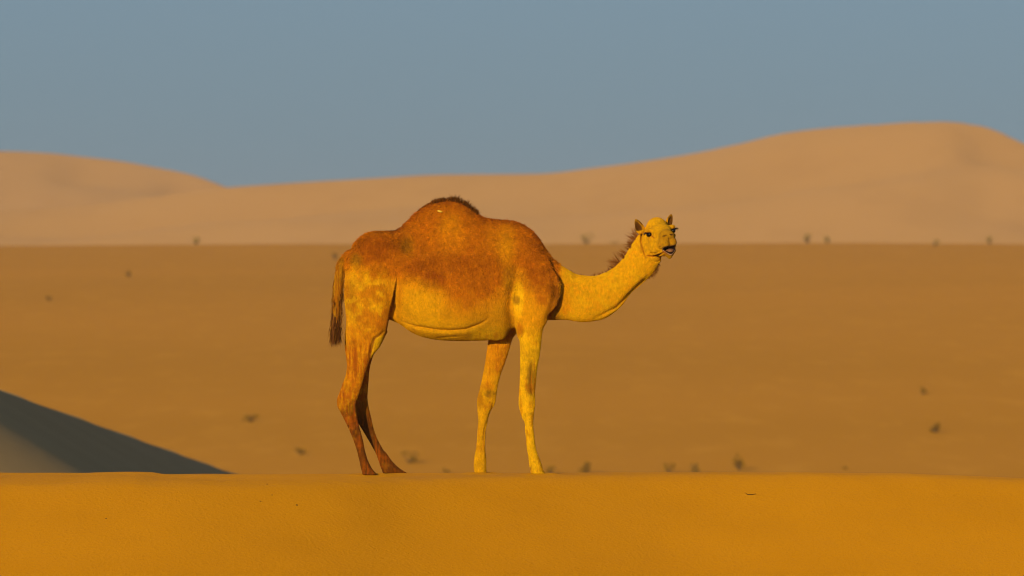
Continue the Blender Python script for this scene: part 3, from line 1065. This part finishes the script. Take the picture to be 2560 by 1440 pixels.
    q = np.sqrt((r / (.052 - .5 * np.clip(-.150 - w, 0, .045))) ** 2 + ((f - .19) / .085) ** 2 + ((w + .158) / .044) ** 2)
    mix(np.array((.16, .07, .02)), .8 * H * sstep(1.25, 1.1, q) * sstep(-.128, -.140, w))
    mix(np.array((.55, .30, .16)), .8 * H * sstep(1.09, 1.05, q) * sstep(-.150, -.165, w))
    mix(np.array((.028, .013, .007)), H * sstep(1.0, .94, q) * sstep(-.134, -.144, w))
    # shade in the creases of cheek and jaw, painted into the coat
    for pl_, w_, k_ in (([(1604, 580), (1602, 605), (1608, 628), (1614, 644)], 1.8, .6), ([(1617, 638), (1632, 641), (1648, 636), (1660, 629)], 1.6, .7), ([(1648, 648), (1656, 640), (1662, 634)], 3.0, .5)):
        P_ = np.array(pl_, float)
        b_ = np.full(len(u), 1e9)
        for i_ in range(len(P_) - 1):
            ab = P_[i_ + 1] - P_[i_]
            t_ = np.clip(((u - P_[i_, 0]) * ab[0] + (v - P_[i_, 1]) * ab[1]) / (ab @ ab), 0, 1)
            b_ = np.minimum(b_, (u - P_[i_, 0] - t_ * ab[0]) ** 2 + (v - P_[i_, 1] - t_ * ab[1]) ** 2)
        mix(RED, k_ * np.exp(-b_ / w_ ** 2) * (y < -.03) * (u > 1590))
    mix(BRN, .45 * H * sstep(.06, .02, np.sqrt((np.abs(r) - .10) ** 2 + (f - .01) ** 2 + (w - .002) ** 2)))
    mix(OLV, .35 * H * sstep(.15, .55, n1 + .5 * n2))
    # mottling of the wool and scuffs on the skin
    n4 = fbm(u / 4.5, v / 6.0, y * 40, 57)
    wool = sstep(20, -20, v - line + 20 * n1) * sstep(1410, 1390, u)
    mix(YEL, 0.15 * wool * sstep(.0, .7, .55 * n4 + .35 * n2 + .3 * n1))
    mix(RED, 0.35 * wool * sstep(.05, .7, -.5 * n4 - .3 * n2 + .5 * n3))
    mix(OLV, 0.30 * (1 - wool) * (1 - H) * sstep(.2, .6, n1 + .3 * n2))
    c *= (1 + 0.14 * n2 + 0.14 * n3 + 0.16 * n4)[:, None]
    return np.clip(c, 0.002, 0.9)


camel = bpy.data.objects.new('camel', None)
COL.objects.link(camel)
camel.location = (0, DIST, 0)
tag(camel, 'tawny one-humped camel standing on the dune crest with its head turned to the camera', 'camel')
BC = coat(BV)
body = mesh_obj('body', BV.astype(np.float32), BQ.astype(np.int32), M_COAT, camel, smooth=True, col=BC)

# ------------------------------------------------------------------ hair
class Hair:
    def __init__(self):
        self.v, self.f, self.c, self.n = [], [], [], 0

    def add(self, p, d0, ln, w, col, bend, seg=3):
        """many ribbons at once: roots p, directions d0, lengths, widths, colours, bend vectors"""
        N = len(p)
        side = np.cross(d0, RNG.normal(size=(N, 3)))
        side /= np.linalg.norm(side, axis=1)[:, None] + 1e-9
        base = self.n
        pts = []
        for k in range(seg):
            t = k / seg
            q = p + d0 * (ln * t)[:, None] + bend * (ln * t * t)[:, None]
            ww = (w * (1 - t) ** 0.7)[:, None] * 0.5
            pts += [q - side * ww, q + side * ww]
        pts.append(p + d0 * ln[:, None] + bend * ln[:, None])
        per = seg * 2 + 1
        V = np.stack(pts, 1).reshape(-1, 3)
        idx = base + np.arange(N)[:, None] * per
        F = []
        for k in range(seg - 1):
            F.append(np.stack([idx[:, 0] + 2 * k, idx[:, 0] + 2 * k + 1, idx[:, 0] + 2 * k + 3], -1))
            F.append(np.stack([idx[:, 0] + 2 * k, idx[:, 0] + 2 * k + 3, idx[:, 0] + 2 * k + 2], -1))
        F.append(np.stack([idx[:, 0] + 2 * seg - 2, idx[:, 0] + 2 * seg - 1, idx[:, 0] + 2 * seg], -1))
        self.v.append(V)
        self.f.append(np.concatenate(F))
        self.c.append(np.repeat(col, per, 0))
        self.n += N * per

    def build(self, name):
        return mesh_obj(name, np.concatenate(self.v), np.concatenate(self.f).astype(np.int32), M_HAIR, camel, smooth=True, col=np.clip(np.concatenate(self.c), 0.002, .9))


BU, BVV = BV[:, 0] * PPM + CX, CYP - BV[:, 2] * PPM


def top_roots(px_lo, px_hi, n, ywid, vmax=9999):
    """random roots on the upper side of the animal near the midline"""
    m = np.nonzero((BU > px_lo) & (BU < px_hi) & (np.abs(BV[:, 1]) < ywid) & (BN[:, 2] > .1) & (BVV < vmax))[0]
    return RNG.choice(m, n)


def unit(a):
    return a / (np.linalg.norm(a, axis=1)[:, None] + 1e-9)


def groom(idx, gdir, lift, jit):
    n = BN[idx]
    g = np.tile(np.asarray(gdir, float), (len(idx), 1)) + RNG.normal(size=(len(idx), 3)) * jit
    g = g - n * (g * n).sum(1)[:, None]
    return unit(unit(g) + n * lift)


# short woolly coat over hump, back, shoulder and rump
area_ok = (BVV < 760) & (BU < 1400)
dens = np.where(area_ok, 1.0, 0.0) * np.where(BVV < pchip([800, 900, 985, 1100, 1230, 1300, 1400], [660, 680, 700, 735, 745, 720, 740], BU), 1.0, 0.12)
dens = dens * (BN[:, 1] < 0.45)
pr = dens / dens.sum()
idx = RNG.choice(len(BV), 70000, p=pr)
h = Hair()
n = len(idx)
clump = fbm(BU[idx] / 9.0, BVV[idx] / 8.0, 0, 77)
d0 = groom(idx, (-.25, 0, -1), .45, .55)
ln = (.011 + .012 * RNG.random(n)) * (1 + .35 * clump)
colr = BC[idx] * (1.06 + .50 * clump + .26 * RNG.normal(size=n))[:, None]
h.add(BV[idx] - BN[idx] * .002, d0, ln, np.full(n, .0038), colr, RNG.normal(size=(n, 3)) * .35, 3)
h.build('woolly_coat')

# short sleek hair over the rest of the body
m_ = (~area_ok) | (dens < .5)
pr = np.where(m_ & (BN[:, 1] < .6), 1.0, 0.0)
idx = RNG.choice(len(BV), 60000, p=pr / pr.sum())
u_, v_ = BU[idx], BVV[idx]
gd = np.tile((-.15, 0, -1.0), (len(idx), 1))
onneck = sstep(1400, 1440, u_) * sstep(830, 800, v_)
gd = gd * (1 - onneck)[:, None] + np.array((-.75, 0, -.65)) * onneck[:, None]
head_ = (u_ > 1592) & (v_ < 665)
nn = BN[idx]
g_ = gd + RNG.normal(size=gd.shape) * .35
g_ = g_ - nn * (g_ * nn).sum(1)[:, None]
d0 = unit(unit(g_) + nn * .22)
k = len(idx)
ln = np.where(head_, .004, .009) * (.7 + .6 * RNG.random(k))
cl = fbm(u_ / 6.0, v_ / 9.0, 0, 83)
mouth_ = np.linalg.norm(BV[idx] - head_w(0, .19, -.165), axis=1) < .075
keep_ = ~mouth_
h = Hair()
h.add((BV[idx] - nn * .001)[keep_], d0[keep_], ln[keep_], np.full(keep_.sum(), .0026), (BC[idx] * (1.02 + .16 * cl + .17 * RNG.normal(size=k))[:, None])[keep_], RNG.normal(size=(keep_.sum(), 3)) * .12, 2)
h.build('short_coat')

# dark fringe along the hump and rump
h = Hair()
for lo, hi, cnt_, l0, l1, yw, vm in ((1045, 1092, 260, .008, .016, .03, 545), (1080, 1150, 900, .012, .028, .045, 516), (1128, 1194, 1100, .016, .040, .045, 545), (930, 1000, 420, .008, .018, .03, 600), (1196, 1300, 200, .006, .010, .04, 570)):
    idx = top_roots(lo, hi, cnt_, yw, vm)
    n = len(idx)
    cl = fbm(BU[idx] / 5.0, BV[idx, 1] * 60, 0, 31)
    d0 = unit(BN[idx] * .8 + np.array((.10, 0, .5)) + RNG.normal(size=(n, 3)) * .33)
    h.add(BV[idx] - BN[idx] * .002, d0, (l0 + (l1 - l0) * RNG.random(n)) * (1 + .5 * cl), np.full(n, .0042),
          np.tile((.13, .042, .004), (n, 1)) * (1 + .45 * RNG.normal(size=n))[:, None], RNG.normal(size=(n, 3)) * .25, 3)
h.build('hump_tuft')

# mane in tufts along the top of the neck and behind the ears
h = Hair()
mane = [(1602, 580, .055), (1597, 588, .065), (1591, 596, .070), (1585, 604, .085), (1579, 613, .075), (1573, 624, .045), (1565, 637, .050), (1558, 647, .075), (1551, 655, .085), (1543, 662, .075),
        (1535, 668, .060), (1526, 673, .038), (1514, 678, .030), (1500, 684, .026), (1488, 687, .024), (1474, 690, .014), (1455, 688, .010), (1430, 678, .010)]
for i, (mu, mv, L_) in enumerate(mane):
    nt_ = 4 if L_ > .04 else 3
    for t_ in range(nt_):
        cx_, cz_ = wx(mu + RNG.normal() * 4.0), wz(mv + RNG.normal() * 3.5)
        cy_ = float(neck_y(np.array(mu))) + RNG.normal() * .012
        near = np.argmin((BV[:, 0] - cx_) ** 2 + (BV[:, 2] - cz_) ** 2 + (BV[:, 1] - cy_) ** 2)
        root = BV[near]
        nrm = BN[near]
        k = 16 if L_ > .04 else 9
        base_d = nrm * .9 + np.array((-.35, 0, .55)) + RNG.normal(size=3) * .28
        d0 = unit(np.tile(base_d, (k, 1)) + RNG.normal(size=(k, 3)) * .09)
        l_ = L_ * (.6 + .7 * RNG.random()) * (.7 + .45 * RNG.random(k))
        bend = np.array((-.15, 0, -.25)) + RNG.normal(size=3) * .2 + RNG.normal(size=(k, 3)) * .08
        h.add(root + RNG.normal(size=(k, 3)) * .006 - nrm * .004, d0, l_, np.full(k, .0030), np.tile((.22, .075, .012), (k, 1)) * (1 + .35 * RNG.normal(size=k))[:, None], bend, 4)
h.build('mane')

# beard under the throat
h = Hair()
for (mu, mv, L_, cnt_) in ((1640, 676, .030, 70), (1635, 684, .032, 70), (1645, 668, .022, 50), (1628, 692, .022, 40), (1618, 702, .012, 30)):
    cx_, cz_ = wx(mu), wz(mv)
    near = np.argsort((BV[:, 0] - cx_) ** 2 + (BV[:, 2] - cz_) ** 2 + (BV[:, 1] + .03) ** 2)[:160]
    idx = RNG.choice(near, cnt_)
    d0 = unit(BN[idx] + np.array((.3, 0, -.35)) + RNG.normal(size=(cnt_, 3)) * .3)
    h.add(BV[idx], d0, L_ * (.6 + .6 * RNG.random(cnt_)), np.full(cnt_, .0036), np.tile((.22, .085, .012), (cnt_, 1)) * (1 + .3 * RNG.normal(size=cnt_))[:, None], RNG.normal(size=(cnt_, 3)) * .2, 3)
h.build('throat_hair')

# tail hair
h = Hair()
for a, b, rr in T3[6:]:
    k = 46
    t = (b - 640) / 190.0
    ang = RNG.random(k) * 2 * np.pi
    off = np.stack([np.cos(ang), np.sin(ang) * .9, np.zeros(k)], -1)
    root = np.array((float(wx(a)), 0.0, float(wz(b)))) + off * (rr / PPM) * .92
    d0 = unit(off * (.10 + .05 * t) + np.array((-.04, 0, -1.0)) + RNG.normal(size=(k, 3)) * .07)
    L_ = np.where(RNG.random(k) < .5, .03, .06 + .09 * t) * (.6 + .6 * RNG.random(k))
    L_ = np.minimum(L_, max(.02, float(wz(b) - wz(868))))
    yel = (RNG.random(k) < np.clip(1.0 - 0.9 * t, .12, 1)) | ((off[:, 0] > -.2) & (off[:, 0] < .5) & (RNG.random(k) < .45 - .3 * t))
    colr = np.where(yel[:, None], (.30, .115, .006), (.15, .046, .006)) * (1 + .3 * RNG.normal(size=k))[:, None]
    h.add(root, d0, L_, np.full(k, .0045), colr, np.tile((.05, 0, .0), (k, 1)) + RNG.normal(size=(k, 3)) * .08, 4)
k = 460
root = np.stack([wx(RNG.uniform(829, 850, k)), RNG.normal(size=k) * .016, wz(RNG.uniform(780, 838, k))], -1)
d0 = unit(np.array((-.02, 0, -1)) + RNG.normal(size=(k, 3)) * .07)
end = RNG.uniform(846, 868, k)
L_ = root[:, 2] - wz(end)
h.add(root, d0, L_, np.full(k, .005), np.tile((.13, .045, .008), (k, 1)) * (1 + .35 * RNG.normal(size=k))[:, None], RNG.normal(size=(k, 3)) * .06, 4)
h.build('tail_hair')

# eyelashes
for sg in (-1, 1):
    h = Hair()
    k = 60
    th = RNG.uniform(.15, math.pi - .15, k)
    loc = np.stack([np.full(k, sg * .117), .014 + .026 * np.cos(th), .004 + .010 * np.sin(th)], -1)
    root = HE + loc[:, :1] * HR + loc[:, 1:2] * HF + loc[:, 2:] * HU
    d0 = unit(sg * .9 * HR + .6 * HF - .15 * HU + RNG.normal(size=(k, 3)) * .25)
    h.add(root, d0, .018 + .008 * RNG.random(k), np.full(k, .0022), np.tile((.03, .012, .004), (k, 1)), np.tile(-HU * .3, (k, 1)), 3)
    h.build('eyelashes')


def uv_ball(name, c, rad, mat, parent, ax=None, seg=24):
    v, f = [], []
    ax = np.eye(3) if ax is None else ax
    for i in range(seg // 2 + 1):
        p = math.pi * i / (seg // 2)
        for j in range(seg):
            q = 2 * math.pi * j / seg
            l = np.array((rad[0] * math.sin(p) * math.cos(q), rad[1] * math.sin(p) * math.sin(q), rad[2] * math.cos(p)))
            v.append(c + l[0] * ax[0] + l[1] * ax[1] + l[2] * ax[2])
    for i in range(seg // 2):
        for j in range(seg):
            f.append((i * seg + j, (i + 1) * seg + j, (i + 1) * seg + (j + 1) % seg, i * seg + (j + 1) % seg))
    return mesh_obj(name, v, f, mat, parent, smooth=True)


HA = np.array((HR, HF, HU))
for sg in (-1, 1):
    uv_ball('eye', head_w(sg * .093, .014, -.004), (.022, .030, .019), M_EYE, camel, HA)
uv_ball('tongue', head_w(0.002, .170, -.174), (.036, .052, .022), M_TONGUE, camel, HA)


# ------------------------------------------------------------------ shrubs on the plain
def ray_ground(px, py):
    d = np.arange(305.0, 1010.0, 0.5)
    z = plain_h(px_x(px, d), d)
    zr = py_z(py, d)
    k = np.nonzero(z >= zr)[0]
    dd = float(d[k[0]]) if len(k) else 1000.0
    x = px_x(px, dd)
    return x, dd, float(plain_h(np.array(x), np.array(dd)))


def shrub(px, py, w_px, h_px, label, seed, mat=None, spread=1.0):
    """py is where the shrub meets the sand, sizes in photo pixels"""
    x, y, z = ray_ground(px, py)
    m = y / FPX
    W, Hh = w_px * m, h_px * m
    rg = np.random.default_rng(seed)
    root = bpy.data.objects.new('desert_shrub', None)
    COL.objects.link(root)
    root.location = (x, y, z - 0.03)
    tag(root, label, 'shrub', 'low desert shrubs dotted over the plain')
    # a few clumps make the outline uneven
    ncl = rg.integers(4, 7)
    cl = [(rg.uniform(-.34, .34) * W, rg.uniform(-.3, .3) * W, rg.uniform(.25, .8) * Hh, rg.uniform(.16, .28) * W, rg.uniform(.18, .32) * Hh) for _ in range(ncl)]
    sv, sf = [], []
    tips = []
    for (cx_, cy_, cz_, rw, rh) in cl:
        for _ in range(5):
            e = np.array((cx_ + rg.normal() * rw * .5, cy_ + rg.normal() * rw * .5, max(.1 * Hh, cz_ + rg.normal() * rh * .5)))
            b = np.array((rg.normal() * .03 * W, rg.normal() * .03 * W, 0.0))
            mid = (b + e) / 2 + np.array((rg.normal(), rg.normal(), .6)) * .06 * W
            pts = [b, mid, e]
            rr = [.02 * Hh + .006, .012 * Hh + .004, .002]
            n0 = len(sv)
            for p, r_ in zip(pts, rr):
                for q in range(4):
                    a_ = q * math.pi / 2
                    sv.append((p[0] + r_ * math.cos(a_), p[1] + r_ * math.sin(a_), p[2]))
            for lv in range(2):
                for q in range(4):
                    sf.append((n0 + lv * 4 + q, n0 + lv * 4 + (q + 1) % 4, n0 + lv * 4 + 4 + (q + 1) % 4, n0 + lv * 4 + 4 + q))
    mesh_obj('stems', sv, sf, M_STEM, root)
    lv_, lf_ = [], []
    for (cx_, cy_, cz_, rw, rh) in cl:
        k_ = 34
        d_ = rg.normal(size=(k_, 3))
        d_ /= np.linalg.norm(d_, axis=1)[:, None]
        p_ = np.array((cx_, cy_, cz_)) + d_ * (rg.random(k_) ** .4)[:, None] * np.array((rw, rw, rh))
        p_[:, 2] = np.maximum(p_[:, 2], .03 * Hh)
        sz = .055 * Hh * (.6 + .9 * rg.random(k_)) + .01
        t1 = rg.normal(size=(k_, 3)) + np.array((0, 0, .8))
        t1 /= np.linalg.norm(t1, axis=1)[:, None]
        t2 = np.cross(t1, rg.normal(size=(k_, 3)))
        t2 /= np.linalg.norm(t2, axis=1)[:, None]
        for i in range(k_):
            n0 = len(lv_)
            a_, b_ = t1[i] * sz[i] * 1.6 * spread, t2[i] * sz[i] * .55
            lv_ += [p_[i] - a_ * .5, p_[i] + b_, p_[i] + a_, p_[i] - b_]
            lf_.append((n0, n0 + 1, n0 + 2, n0 + 3))
    mesh_obj('leaves', lv_, lf_, mat or M_LEAF, root)
    return root


SHRUBS = [
    # px, py of the foot, width, height, label
    (488, 606, 22, 28, 'lone upright shrub on the plain edge below the gap between the dunes'),
    (1465, 604, 56, 36, 'wide blurred shrub on the plain edge above the camel neck'),
    (1535, 604, 40, 12, 'low flat shrub on the plain edge just left of the camel head'),
    (2020, 607, 26, 30, 'upright shrub on the plain edge, left of a close pair at right'),
    (2068, 608, 26, 24, 'smaller shrub on the plain edge, right of a close pair'),
    (2336, 616, 26, 26, 'shrub on the plain edge at far right, second from the right'),
    (2475, 612, 18, 36, 'thin upright shrub on the plain edge, nearest the right side'),
    (323, 692, 28, 22, 'small shrub high on the plain at the left'),
    (837, 648, 34, 22, 'faint shrub on the plain just above the camel tail'),
    (122, 752, 18, 16, 'tiny faint shrub on the plain nearest the left side'),
    (627, 1055, 54, 24, 'wide low shrub on the plain left of the camel hind legs'),
    (750, 1136, 36, 22, 'small shrub on the plain close behind the camel heels'),
    (1022, 1158, 52, 34, 'dark twin shrub on the plain just right of the hind feet'),
    (1115, 1184, 24, 18, 'small shrub tip showing over the crest between the camel feet'),
    (1377, 1186, 30, 24, 'small shrub just right of the near front foot'),
    (1464, 1186, 54, 36, 'dark shrub showing over the crest right of the front foot'),
    (1672, 1184, 38, 30, 'dark round shrub on the crest line right of the straw grass'),
    (1848, 1176, 42, 42, 'tall dark shrub just above the crest at right, largest of its row'),
    (2305, 986, 24, 22, 'small shrub higher on the plain at far right'),
    (2338, 1082, 32, 34, 'shrub lower on the plain at far right, above the dune crest'),
    (2115, 1174, 22, 10, 'tiny flat shrub on the crest line at right'),
]
SHRUBS[16] = (1672, 1184, 38, 30, 'dark round shrub on the crest line left of pale dry grass')
for i, (a, b, w_, h_, lb) in enumerate(SHRUBS):
    shrub(a, b, w_, h_ * (0.85 if i < 7 else 1.0), lb, 100 + i, M_PALE_LEAF if i < 7 else None)
# pale dry grass tussock behind the crest
g = shrub(1738, 1190, 52, 34, 'pale dry grass tussock behind the crest between two dark shrubs', 300, M_GRASS, 1.8)
g.name = 'grass_tussock'
g['category'] = 'grass'
del g['group']

# ------------------------------------------------------------------ small things on the dune and the camel
def near_point(px, py):
    d = np.arange(50.0, 61.0, 0.005)
    z = near_h(px_x(px, d), d)
    k = np.nonzero(z >= py_z(py, d))[0]
    dd = float(d[k[0]])
    return np.array((px_x(px, dd), dd, float(near_h(np.array(px_x(px, dd)), np.array(dd)))))


def tube(name, pts, rad, mat, parent=None, seg=6):
    v, f = [], []
    for i, p in enumerate(pts):
        p = np.array(p, float)
        a_ = np.array(pts[max(i - 1, 0)], float)
        b_ = np.array(pts[min(i + 1, len(pts) - 1)], float)
        t = (b_ - a_) / (np.linalg.norm(b_ - a_) + 1e-9)
        s1 = np.cross(t, (0.1, 0.2, 1.0))
        s1 /= np.linalg.norm(s1)
        s2 = np.cross(t, s1)
        for q in range(seg):
            an = 2 * math.pi * q / seg
            v.append(p + rad[i] * (math.cos(an) * s1 + math.sin(an) * s2))
    for i in range(len(pts) - 1):
        for q in range(seg):
            f.append((i * seg + q, i * seg + (q + 1) % seg, (i + 1) * seg + (q + 1) % seg, (i + 1) * seg + q))
    f.append(tuple(range(seg))[::-1])
    f.append(tuple((len(pts) - 1) * seg + q for q in range(seg)))
    return mesh_obj(name, v, f, mat, parent, smooth=True)


p0 = near_point(1862, 1237)
tw = tube('twig', [p0 + np.array(q) for q in ((0, 0, .016), (.022, -.008, .000), (.050, -.015, .000), (.085, -.008, .006))], (.0015, .003, .003, .0015), M_TWIG)
tag(tw, 'small bent dark twig lying on the foreground sand at right', 'twig')


def pebble(px, py, sz, label, seed):
    p = near_point(px, py)
    rg = np.random.default_rng(seed)
    v, f = [], []
    for i in range(5):
        a_ = math.pi * i / 4
        for j in range(7):
            b_ = 2 * math.pi * j / 7
            q = np.array((math.sin(a_) * math.cos(b_) * 1.3, math.sin(a_) * math.sin(b_), math.cos(a_) * .7)) * sz * (1 + .22 * rg.normal())
            v.append(p + q + np.array((0, 0, .25 * sz)))
    for i in range(4):
        for j in range(7):
            f.append((i * 7 + j, (i + 1) * 7 + j, (i + 1) * 7 + (j + 1) % 7, i * 7 + (j + 1) % 7))
    o = mesh_obj('pebble', v, f, M_STONE, smooth=True)
    tag(o, label, 'pebble', 'dark specks of stone on the foreground sand')


for i, (a, b, sz, lb) in enumerate((
        (742, 1264, .0075, 'dark pebble on the foreground sand, lowest of the few below the camel tail'),
        (651, 1254, .0060, 'dark pebble on the foreground sand, leftmost of the few below the camel tail'),
        (680, 1238, .0055, 'dark pebble on the foreground sand between two others below the camel tail'),
        (668, 1211, .0055, 'dark pebble near the dune lip, uppermost of the few below the camel tail'),
        (265, 1297, .0055, 'lone dark pebble low on the foreground sand at left'))):
    pebble(a, b, sz, lb, 500 + i)

# wisp of straw caught on the side of the hump
hit = np.argmin((BU - 1101) ** 2 + (BVV - 531) ** 2 + np.where(BV[:, 1] < 0, 0, 1e6))
c0, nr = BV[hit] + np.array((0, DIST, 0)), BN[hit]
o0 = c0 + nr * .014
st = tube('straw_wisp', [o0 + np.array(q) for q in ((-.020, -.004, .005), (-.008, -.006, .001), (.006, -.006, -.003), (.022, -.002, -.006))], (.003, .0085, .0085, .002), M_STRAW)
tag(st, 'bright straw wisp caught in the wool on the camel hump', 'straw')
